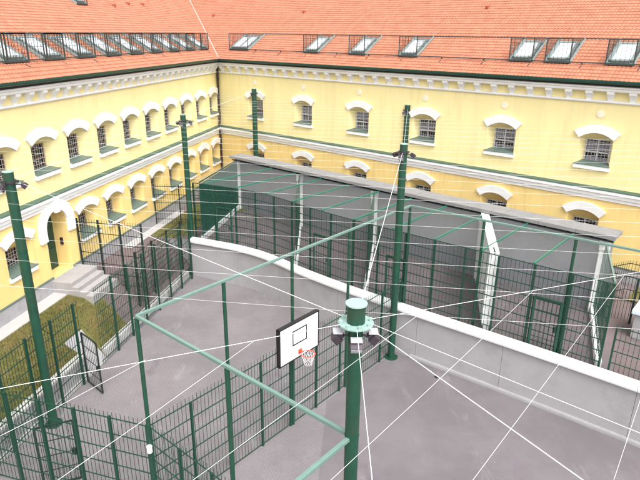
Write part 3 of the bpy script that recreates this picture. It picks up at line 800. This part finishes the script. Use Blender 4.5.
for i in range(5):
    a, f_ = div_pts(i); t = (f_ - a).normalized(); nn = Vector((t.y, -t.x, 0))
    # pillar against the rear wall
    k = MB(); k.box(a + t * .10 + U * ((ZG + 5.18) / 2), (.22, .34, 5.18 - ZG), (t, nn, U)); k.build('pillar', M['whitepanel'], cage, local=False)
    k = MB(); k.box(a + t * .14 + U * 4.98, (.30, .40, .42), (t, nn, U)); k.build('pillar_head', M['whitepanel'], cage, local=False)
    k = MB(); L = (f_ - a).length; m0 = a + t * .25
    k.box((m0 + f_) / 2 + U * (ZG + .14), (L - .25, .20, .30), (t, nn, U)); k.build('kerb', M['whitepanel'], cage, local=False)
    zt0, zt1 = 5.10, 5.14
    if i == 3:
        k = MB(); p0 = m0; w = nn * .17
        V = [p0 - w + U * (ZG + .29), f_ - w + U * (ZG + .29), f_ - w + U * 5.27, p0 - w + U * 5.27, p0 + w + U * (ZG + .29), f_ + w + U * (ZG + .29), f_ + w + U * 5.27, p0 + w + U * 5.27]
        k.add(V, [(0, 1, 2, 3), (7, 6, 5, 4), (0, 4, 5, 1), (1, 5, 6, 2), (2, 6, 7, 3), (3, 7, 4, 0)])
        k.build('divider_wall', M['whitepanel'], cage, local=False)
    elif i == 0:
        k = MB(); w = nn * .02
        V = [m0 - w + U * (ZG + .29), f_ - w + U * (ZG + .29), f_ - w + U * zt1, m0 - w + U * zt0, m0 + w + U * (ZG + .29), f_ + w + U * (ZG + .29), f_ + w + U * zt1, m0 + w + U * zt0]
        k.add(V, [(0, 1, 2, 3), (7, 6, 5, 4), (0, 4, 5, 1), (1, 5, 6, 2), (2, 6, 7, 3), (3, 7, 4, 0)])
        k.build('end_sheet', M['sheet'], cage, local=False)['label'] = 'dark green sheet closing the end towards the left wing'
    else:
        k = MB(); n = int(L / (.09 if i != 4 else .2))
        for j in range(n + 1):
            p = m0.lerp(f_, j / n); k.bar(p + U * (ZG + .29), p + U * zt1, .014)
        for j in range(7):
            z = ZG + .4 + j * .45; k.bar(m0 + U * z, f_ + U * z, .022)
        n2 = int(L / .42)
        for j in range(n2 - 4 if i != 4 else 0):
            p = m0.lerp(f_, j / n2); q = m0.lerp(f_, min(1, (j + 5.) / n2)); k.bar(p + U * (ZG + .3), q + U * zt1, .02); k.bar(q + U * (ZG + .3), p + U * zt1, .02)
        k.bar(m0 + U * zt0, f_ + U * zt1, .06)
        k.build('divider_lattice', M['lattice'] if i != 4 else GF, cage, local=False)
    k = MB(); k.bar(a + U * 5.16, f_ + U * (ZF + .03), .06); k.build('beam', M['tubem'] if i == 4 else M['green'], cage, local=False)
# roof beams square to the rear wall
for k_ in range(10):
    s = 27.63 - 1.95 * k_
    fr = min(FRc, key=lambda p: abs(sR(p)[0] - s)); e = PR(s, sR(fr)[1] - .03)
    k = MB(); k.bar(PR(s, 4.15, 5.22), e + U * (ZF + .03), .06); k.bar(PR(s, 4.3, 5.15), PR(s, 4.3, 5.31), .05)
    k.build('beam', M['beam'], cage, local=False)
k = MB(); k.bar(*[Vector(x) for x in (PR(RW0, 4.2, 5.13), PR(RW1, 4.2, 5.13))], .05); k.build('beam', M['beam'], cage, local=False)
# netting
k = MB(); fr = [p + U * (ZF + .01) for p in FRc]; back = [PR(min(max(sR(p)[0] * 1.0, RW0 + .1), RW1 - .3) if 0 else RW0 + .1 + (RW1 - RW0 - .3) * i / (len(FRc) - 1), 4.2, 5.2) for i, p in enumerate(FRc)]
n = len(fr); k.add(fr + back, [(i, i + 1, n + i + 1, n + i) for i in range(n - 1)])
k.build('netting', M['roofnet'], cage, local=False)

# ------------------------------------------------------------------ overhead tube frame of the court
ZT = 6.42
fr_ = empty('court_frame', AX, 'tall frame of pale mint tubes and green posts round the ball court', 'frame')
EX = DX - (BX - AX) * .75
CX = BX + Vector((6.6, -4.75, 0)) * 2.2
for a, c in ((AX, BX), (AX, DX), (BX, CX), (DX, EX)):
    t = (c - a).normalized()
    k = MB(); k.bar(a + U * ZT - t * .0, c + U * ZT - t * .0, .078); k.build('tube', M['tubem'], fr_, local=False, bevel=.012)
wl = lambda p: 0
PB = [(AX, 0), (AX + ABd * 2.74, 0), (AX + ABd * 5.52, 0), (AX + ABd * 8.48, 0), (BX, 2.0), (AX + ADd * 3.32, 0)]
for q in (.376, .772, 1.2):
    p = BX + Vector((6.6, -4.75, 0)) * q; PB.append((p, ZG))
for p, z in PB:
    k = MB(); k.tube((0, 0, 0), (0, 0, ZT - .05 - z), .055, 10)
    o = k.build('post', M['green'], fr_, smooth=True); o.matrix_parent_inverse = root_matrix(fr_).inverted(); o.location = (p.x, p.y, z)

# ------------------------------------------------------------------ basketball hoop
bb0 = AX + ABd * 5.55 + ABn * .28
hoop = empty('basketball_hoop', (bb0.x, bb0.y, 0), 'white basketball backboard with black rectangle and red hoop on the green fence', 'hoop')
ax = (ABd, -ABn, U)
k = MB(); k.box(bb0 + U * 3.5, (1.86, .03, 1.28), ax); bd = k.build('backboard', M['board'], hoop, local=False)
k = MB()
ctr = bb0 + ABn * .018 + U * 3.5
def bx(b, cx, cz, sx, sz): b.box(ctr + ABd * cx + U * cz, (sx, .006, sz), ax)
bx(k, 0, -.12, .70, .045); bx(k, 0, .38 , .70, .045)
bx(k, -.3275, .13, .045, .455); bx(k, .3275, .13, .045, .455)
k.build('target_square', M['blackpaint'], bd, local=False)
k = MB()
bk = bb0 - ABn * .05
for (cx, cz, sx, sz) in ((-.93, 0, .05, 1.36), (.93, 0, .05, 1.36), (0, .655, 1.91, .05), (0, -.655, 1.91, .05)): k.box(bk + ABd * cx + U * (3.5 + cz), (sx, .14, sz), ax)
k.box(bk + U * 3.5, (.06, .10, 1.2), ax)
k.build('board_frame', M['blackpaint'], hoop, local=False)
k = MB()
for cz in (3.2, 3.8): k.box(bb0 - ABn * .16 + U * cz, (.5, .22, .06), ax)
k.build('bracket', M['green'], hoop, local=False)
rc = bb0 + ABn * (.15 + .23) + U * 3.08
k = MB(); k.path([rc + ABd * .23 * math.cos(a) + ABn * .23 * math.sin(a) for a in [2 * math.pi * j / 24 for j in range(25)]], .013, 6)
k.box(bb0 + ABn * .03 + U * 3.04, (.16, .02, .16), ax); k.box(bb0 + ABn * .09 + U * 3.06, (.10, .14, .03), ax)
rim = k.build('rim', M['red'], hoop, smooth=True, local=False)
k = MB(); nn_ = 12; lv = [(.23, 0), (.205, -.1), (.17, -.2), (.135, -.3), (.13, -.4)]
for j in range(nn_):
    for (r0, z0), (r1, z1) in zip(lv, lv[1:]):
        for sg in (-1, 1):
            a0 = 2 * math.pi * j / nn_; a1 = a0 + sg * math.pi / nn_
            if lv.index((r0, z0)) % 2: a0, a1 = a0 + sg * math.pi / nn_, a0
            k.bar(rc + ABd * r0 * math.cos(a0) + ABn * r0 * math.sin(a0) + U * z0, rc + ABd * r1 * math.cos(a1) + ABn * r1 * math.sin(a1) + U * z1, .007)
k.build('net', M['net'], rim, local=False)

# ------------------------------------------------------------------ tall poles with floodlights
def pole(x, y, z0, zt, r, label, lamps=3, ring=True, ringz=.32, head=False, spin=0.):
    root = empty('wire_pole', (x, y, z0), label, 'pole', 'tall green poles carrying the overhead wires')
    h = zt - z0
    k = MB(); k.tube((0, 0, -.05), (0, 0, h - (.0 if not head else .33)), r, 20); k.build('shaft', M['green'], root, smooth=True)
    for q in (.45, .72):
        k = MB(); k.tube((0, 0, h * q), (0, 0, h * q + .02), r + .008, 20); k.build('weld_ring', M['green'], root)
    k = MB(); k.tube((0, 0, .0), (0, 0, .03), r + .14, 16)
    for j in range(6):
        a = math.pi * j / 3; k.tube(((r + .09) * math.cos(a), (r + .09) * math.sin(a), .03), ((r + .09) * math.cos(a), (r + .09) * math.sin(a), .07), .018, 6)
    k.build('base_plate', M['green'], root)
    k = MB(); k.box((.02, -r - .004, h * .55 if head else 1.2), (.05, .02, .16)); k.build('hatch', M['mint'] if head else M['green'], root)
    if head:
        k = MB(); k.tube((0, 0, h - .33), (0, 0, h - .02), .145, 24); k.build('head', M['green'], root, smooth=True)
        k = MB(); k.tube((0, 0, h - .02), (0, 0, h), .175, 24); k.build('cap', M['mint'], root, smooth=True)
        k = MB(); zz = h - .36; k.tube((0, 0, zz), (0, 0, zz + .025), .285, 12)
        for j in range(8):
            a = math.pi * 2 * j / 8 + .2; k.box((.24 * math.cos(a), .24 * math.sin(a), zz + .05), (.05, .05, .05))
        k.build('flange', M['mint'], root)
        for j in range(12):
            pass
    else:
        k = MB(); k.tube((0, 0, h - .0), (0, 0, h + .02), r * 1.1, 20); k.build('cap', M['mint'] if lamps else M['green'], root, smooth=True)
        k = MB(); k.tube((0, 0, h - ringz), (0, 0, h - ringz + .05), r + .035, 20)
        for j in range(6):
            a = math.pi * 2 * j / 6 + spin; k.box(((r + .06) * math.cos(a), (r + .06) * math.sin(a), h - ringz + .025), (.06, .06, .06))
        k.build('collar', M['lamp'], root)
    dist = (.30 if head else r + .24)
    for j in range(lamps):
        a = spin + math.pi * 2 * j / lamps; ux, uy = math.cos(a), math.sin(a)
        zz = h - (.62 if head else ringz + .12)
        A = Vector((ux, uy, 0)); B = Vector((-uy, ux, 0)); dn = (A * .75 - U * .66).normalized(); up_ = B.cross(dn)
        c0 = A * dist + U * zz
        k = MB(); k.box(c0, (.13, .20, .15), (dn, B, up_)); k.box(c0 - dn * .09, (.06, .14, .10), (dn, B, up_)); k.bar(A * (r - .01) + U * (zz + .05), c0 - dn * .06, .035)
        lm = k.build('floodlight', M['lamp'], root, bevel=.012)
        k = MB(); k.box(c0 + dn * .068, (.008, .17, .12), (dn, B, up_)); k.build('lens', M['lampglass'], lm)
        if head:
            k = MB(); k.box(c0 + U * .12 - A * .02, (.15, .18, .02), (A, B, U)); k.build('hood', M['bars'], lm)
    return root
P_C = Vector((.58, 7.95, 0))
pole(P_C.x, P_C.y, 0, 8.95, .12, 'thick green pole in the middle foreground with a pale capped head and floodlights', 4, head=True, spin=R(-90))
pole(-9.2, 16.3, 0, 8.95, .15, 'tall green pole at the left edge beside the near fence gate', 3, spin=.3)
pole(-7.1, 29.45, .0, 8.85, .14, 'tall green pole at the end of the curved white coping', 3, spin=.5)
pole(3.06, 20.86, 0, 9.05, .145, 'tall green pole inside the court corner where fence meets curved wall', 3, spin=.2)
q = PR(3.0, 1.6) ; pole(-4.55, 39.3, ZG, 9.28, .17, 'slim green pole behind the cages near the corner downpipe', 1, spin=2.)
pole(4.86, 32.6, ZG, 9.1, .16, 'slim green pole behind the cages at the middle of the back wing', 2, spin=1.)

# ------------------------------------------------------------------ overhead wires
ZW = 8.6; wd = Vector((.9935, -.114, 0)); wn = Vector((.114, .9935, 0))
i = 0; off = 8.75
while off < 42.5:
    base = wn * off
    # each wire runs from the left wing's side to the right wing's side
    tL = None
    rel = C - base
    # intersection with the left wing plane offset
    tl = ((C + NL * .08 - base).dot(NL)) / wd.dot(NL)
    tr_ = ((C + NR * .08 - base).dot(NR)) / wd.dot(NR)
    a = base + wd * max(tl, -16); c = base + wd * min(tr_, 24)
    if c.y > 0 and (c - a).dot(wd) > 1.0:
        k = MB(); n = 8; sag = .0012 * (c - a).length ** 1.4; rr = .0021 + .00003 * off
        pts = [a.lerp(c, j / n) + U * (ZW - sag * (1 - (2 * j / n - 1) ** 2) + random.uniform(-.02, .02)) for j in range(n + 1)]
        o = k.path(pts, rr, 5) or k.build('overhead_wire', M['wire'], origin=tuple(a + U * ZW)); tag(o, 'thin pale overhead wire strung straight across the yard from wing to wing', 'wire', 'parallel overhead wires across the yard')
    off += 1.19 + random.uniform(-.12, .12); i += 1
ring = P_C + U * 8.62
def cable(label, a, c, r=.005, sag=.05, group='cables tied to the central pole'):
    a = Vector(a); c = Vector(c); k = MB(); n = 10
    k.path([a.lerp(c, j / n) - U * sag * (1 - (2 * j / n - 1) ** 2) for j in range(n + 1)], r, 6)
    o = k.build('steel_cable', M['cable'], origin=tuple(a)); tag(o, label, 'cable', group)
    return o
def rs(ang): return ring + Vector((math.cos(ang), math.sin(ang), 0)) * .27
pl_ = Vector((-4.05, 6.11, ZW)); pr_ = Vector((6.2, 10.12, ZW))
cable('white cable from the central pole head to the left edge, crossing the backboard', ring + (pl_ - ring).normalized() * .27, ring + (pl_ - ring) * 2.2, .0035, .0)
cable('white cable rising from the central pole head towards the cages right end', ring + (pr_ - ring).normalized() * .27, ring + (pr_ - ring) * 2.4, .0035, .0)
cable('thick white cable from the central pole head to the bottom right corner', ring + Vector((.2, -.2, 0)), ring + (Vector((2.7, 4.64, ZW)) - ring) * 1.6, .0058, .0)
cable('white cable from the central pole head along the foot of the curved wall', ring + Vector((.26, -.08, 0)), ring + (Vector((3.68, 5.33, ZW)) - ring) * 2.0, .0032, .0)
cable('white cable hanging down in front of the central pole shaft', ring + Vector((0, -.27, 0)), ring + (Vector((.56, 4.61, ZW)) - ring) * 1.5, .005, .0)
cable('white cable from the central pole head up to the court corner pole', ring + Vector((.05, .26, .0)), (3.0, 20.7, 8.75), .0065, .03)
tgt = Vector((-9.1, 16.4, 8.65)); tg2 = Vector((-7.1, 29.3, 8.6))
cable('white cable from the central pole head back over the paved yard', ring + Vector((-.2, .18, 0)), ring + (Vector((-5.06, 12.97, ZW)) - ring) * 1.75, .005, .0)
cable('thin grey cable from the left edge pole to the pole at the coping end', (-9.1, 16.4, 8.75), (-7.15, 29.3, 8.6), .005, .0)
cable('thin grey cable from the coping end pole to the slim downpipe pole', (-7.0, 29.6, 8.7), (-4.6, 39.2, 9.1), .005, .0)
cable('thin grey cable from the court corner pole to the slim pole behind it', (3.08, 21.0, 8.8), (4.85, 32.5, 8.9), .005, .0)
# second family of wires on the near side
cw = [((-2.41, 6.81), (-3.58, 5.23)), ((-.95, 7.37), (-2.65, 4.56)), ((1.77, 8.44), (-1.28, 4.58)), ((3.84, 9.24), (.13, 4.6)), ((5.84, 9.98), (1.67, 4.72)), ((7.3, 10.5), (3.05, 4.64))]
for (a, c) in cw:
    a = Vector((*a, ZW)); c = Vector((*c, ZW)); c = a + (c - a) * 1.35; k = MB(); k.path([a, a.lerp(c, .5) - U * .02, c], .0026, 5)
    o = k.build('overhead_wire', M['wire'], origin=tuple(a)); tag(o, 'thin pale wire slanting from the long cable towards the viewer over the court', 'wire', 'slanting near wires over the court')

# ------------------------------------------------------------------ right end: black fence, gate and box
f7 = fence('black fence along the back wing at the right edge', [PR(28.9, 3.5), PR(29.5, 2.3), PR(40, 2.3)], ZG, 3.75, BF, 1.9, .13, .6, post=.08, tips=.14, post_extra=.12)
f8 = fence('short black fence closing the passage behind the right end of the cages', [PR(29.2, 4.3), PR(33.4, 4.3)], ZG, 3.9, BF, 1.2, .12, 1.0, post=.08, tips=.0)
gb = empty('concrete_cabinet', PR(30.9, 5.0, ZG), 'grey concrete cabinet with a pale blue lid by the right edge', 'cabinet')
k = MB(); pr_box(k, 30.55, 31.9, 4.5, 5.5, ZG, 2.95); k.build('body', M['plinth'], gb, local=False, bevel=.02)
k = MB(); pr_box(k, 30.45, 32.0, 4.4, 5.6, 2.953, 3.12); k.build('lid', M['backblue'], gb, local=False, bevel=.02)

# floor drain of the court and white hand lamp on the near fence post
k = MB(); k.tube((0, 0, 0), (0, 0, .012), .09, 16); o = k.build('floor_drain', M['blackpaint'], None); o.location = (4.72, 19.4, .005); tag(o, 'small black floor drain in the smooth court', 'drain')
k = MB(); k.tube((0, 0, -.08), (0, 0, .08), .07, 12); k.tube((0, 0, .08), (0, 0, .11), .075, 12); k.box((0, .07, 0), (.04, .1, .04))
o = k.build('lamp_globe', M['board'], f4, smooth=True); o.matrix_parent_inverse = root_matrix(f4).inverted(); o.location = tuple(AX + Vector((.0, -.12, 2.55)))

# ------------------------------------------------------------------ light
w = bpy.data.worlds.new('World'); scene.world = w; w.use_nodes = True; nt = w.node_tree
bg = nt.nodes['Background']; sky = nt.nodes.new('ShaderNodeTexSky'); sky.sky_type = 'NISHITA'; sky.sun_disc = False
SUN_EL, SUN_AZ = R(56), math.atan2(.42, -.90)       # azimuth measured from +Y towards +X
sky.sun_elevation = SUN_EL; sky.sun_rotation = SUN_AZ; sky.air_density = 1.0; sky.dust_density = 4.0; sky.ozone_density = 1.0
hs = nt.nodes.new('ShaderNodeHueSaturation'); hs.inputs['Saturation'].default_value = .15
nt.links.new(sky.outputs[0], hs.inputs['Color']); nt.links.new(hs.outputs[0], bg.inputs['Color']); bg.inputs['Strength'].default_value = .15
sd = bpy.data.lights.new('sun', 'SUN'); sd.energy = .5; sd.angle = R(35); sd.color = (1, .96, .90)
so = bpy.data.objects.new('sun', sd); COL.objects.link(so)
dv = Vector((math.sin(SUN_AZ) * math.cos(SUN_EL), math.cos(SUN_AZ) * math.cos(SUN_EL), math.sin(SUN_EL)))
so.rotation_euler = dv.to_track_quat('Z', 'Y').to_euler(); so.location = (20, 20, 40)

scene.render.engine = 'CYCLES'
vs = scene.view_settings; vs.view_transform = 'Standard'; vs.look = 'None'; vs.exposure = 1.5; vs.gamma = 1; vs.use_curve_mapping = False
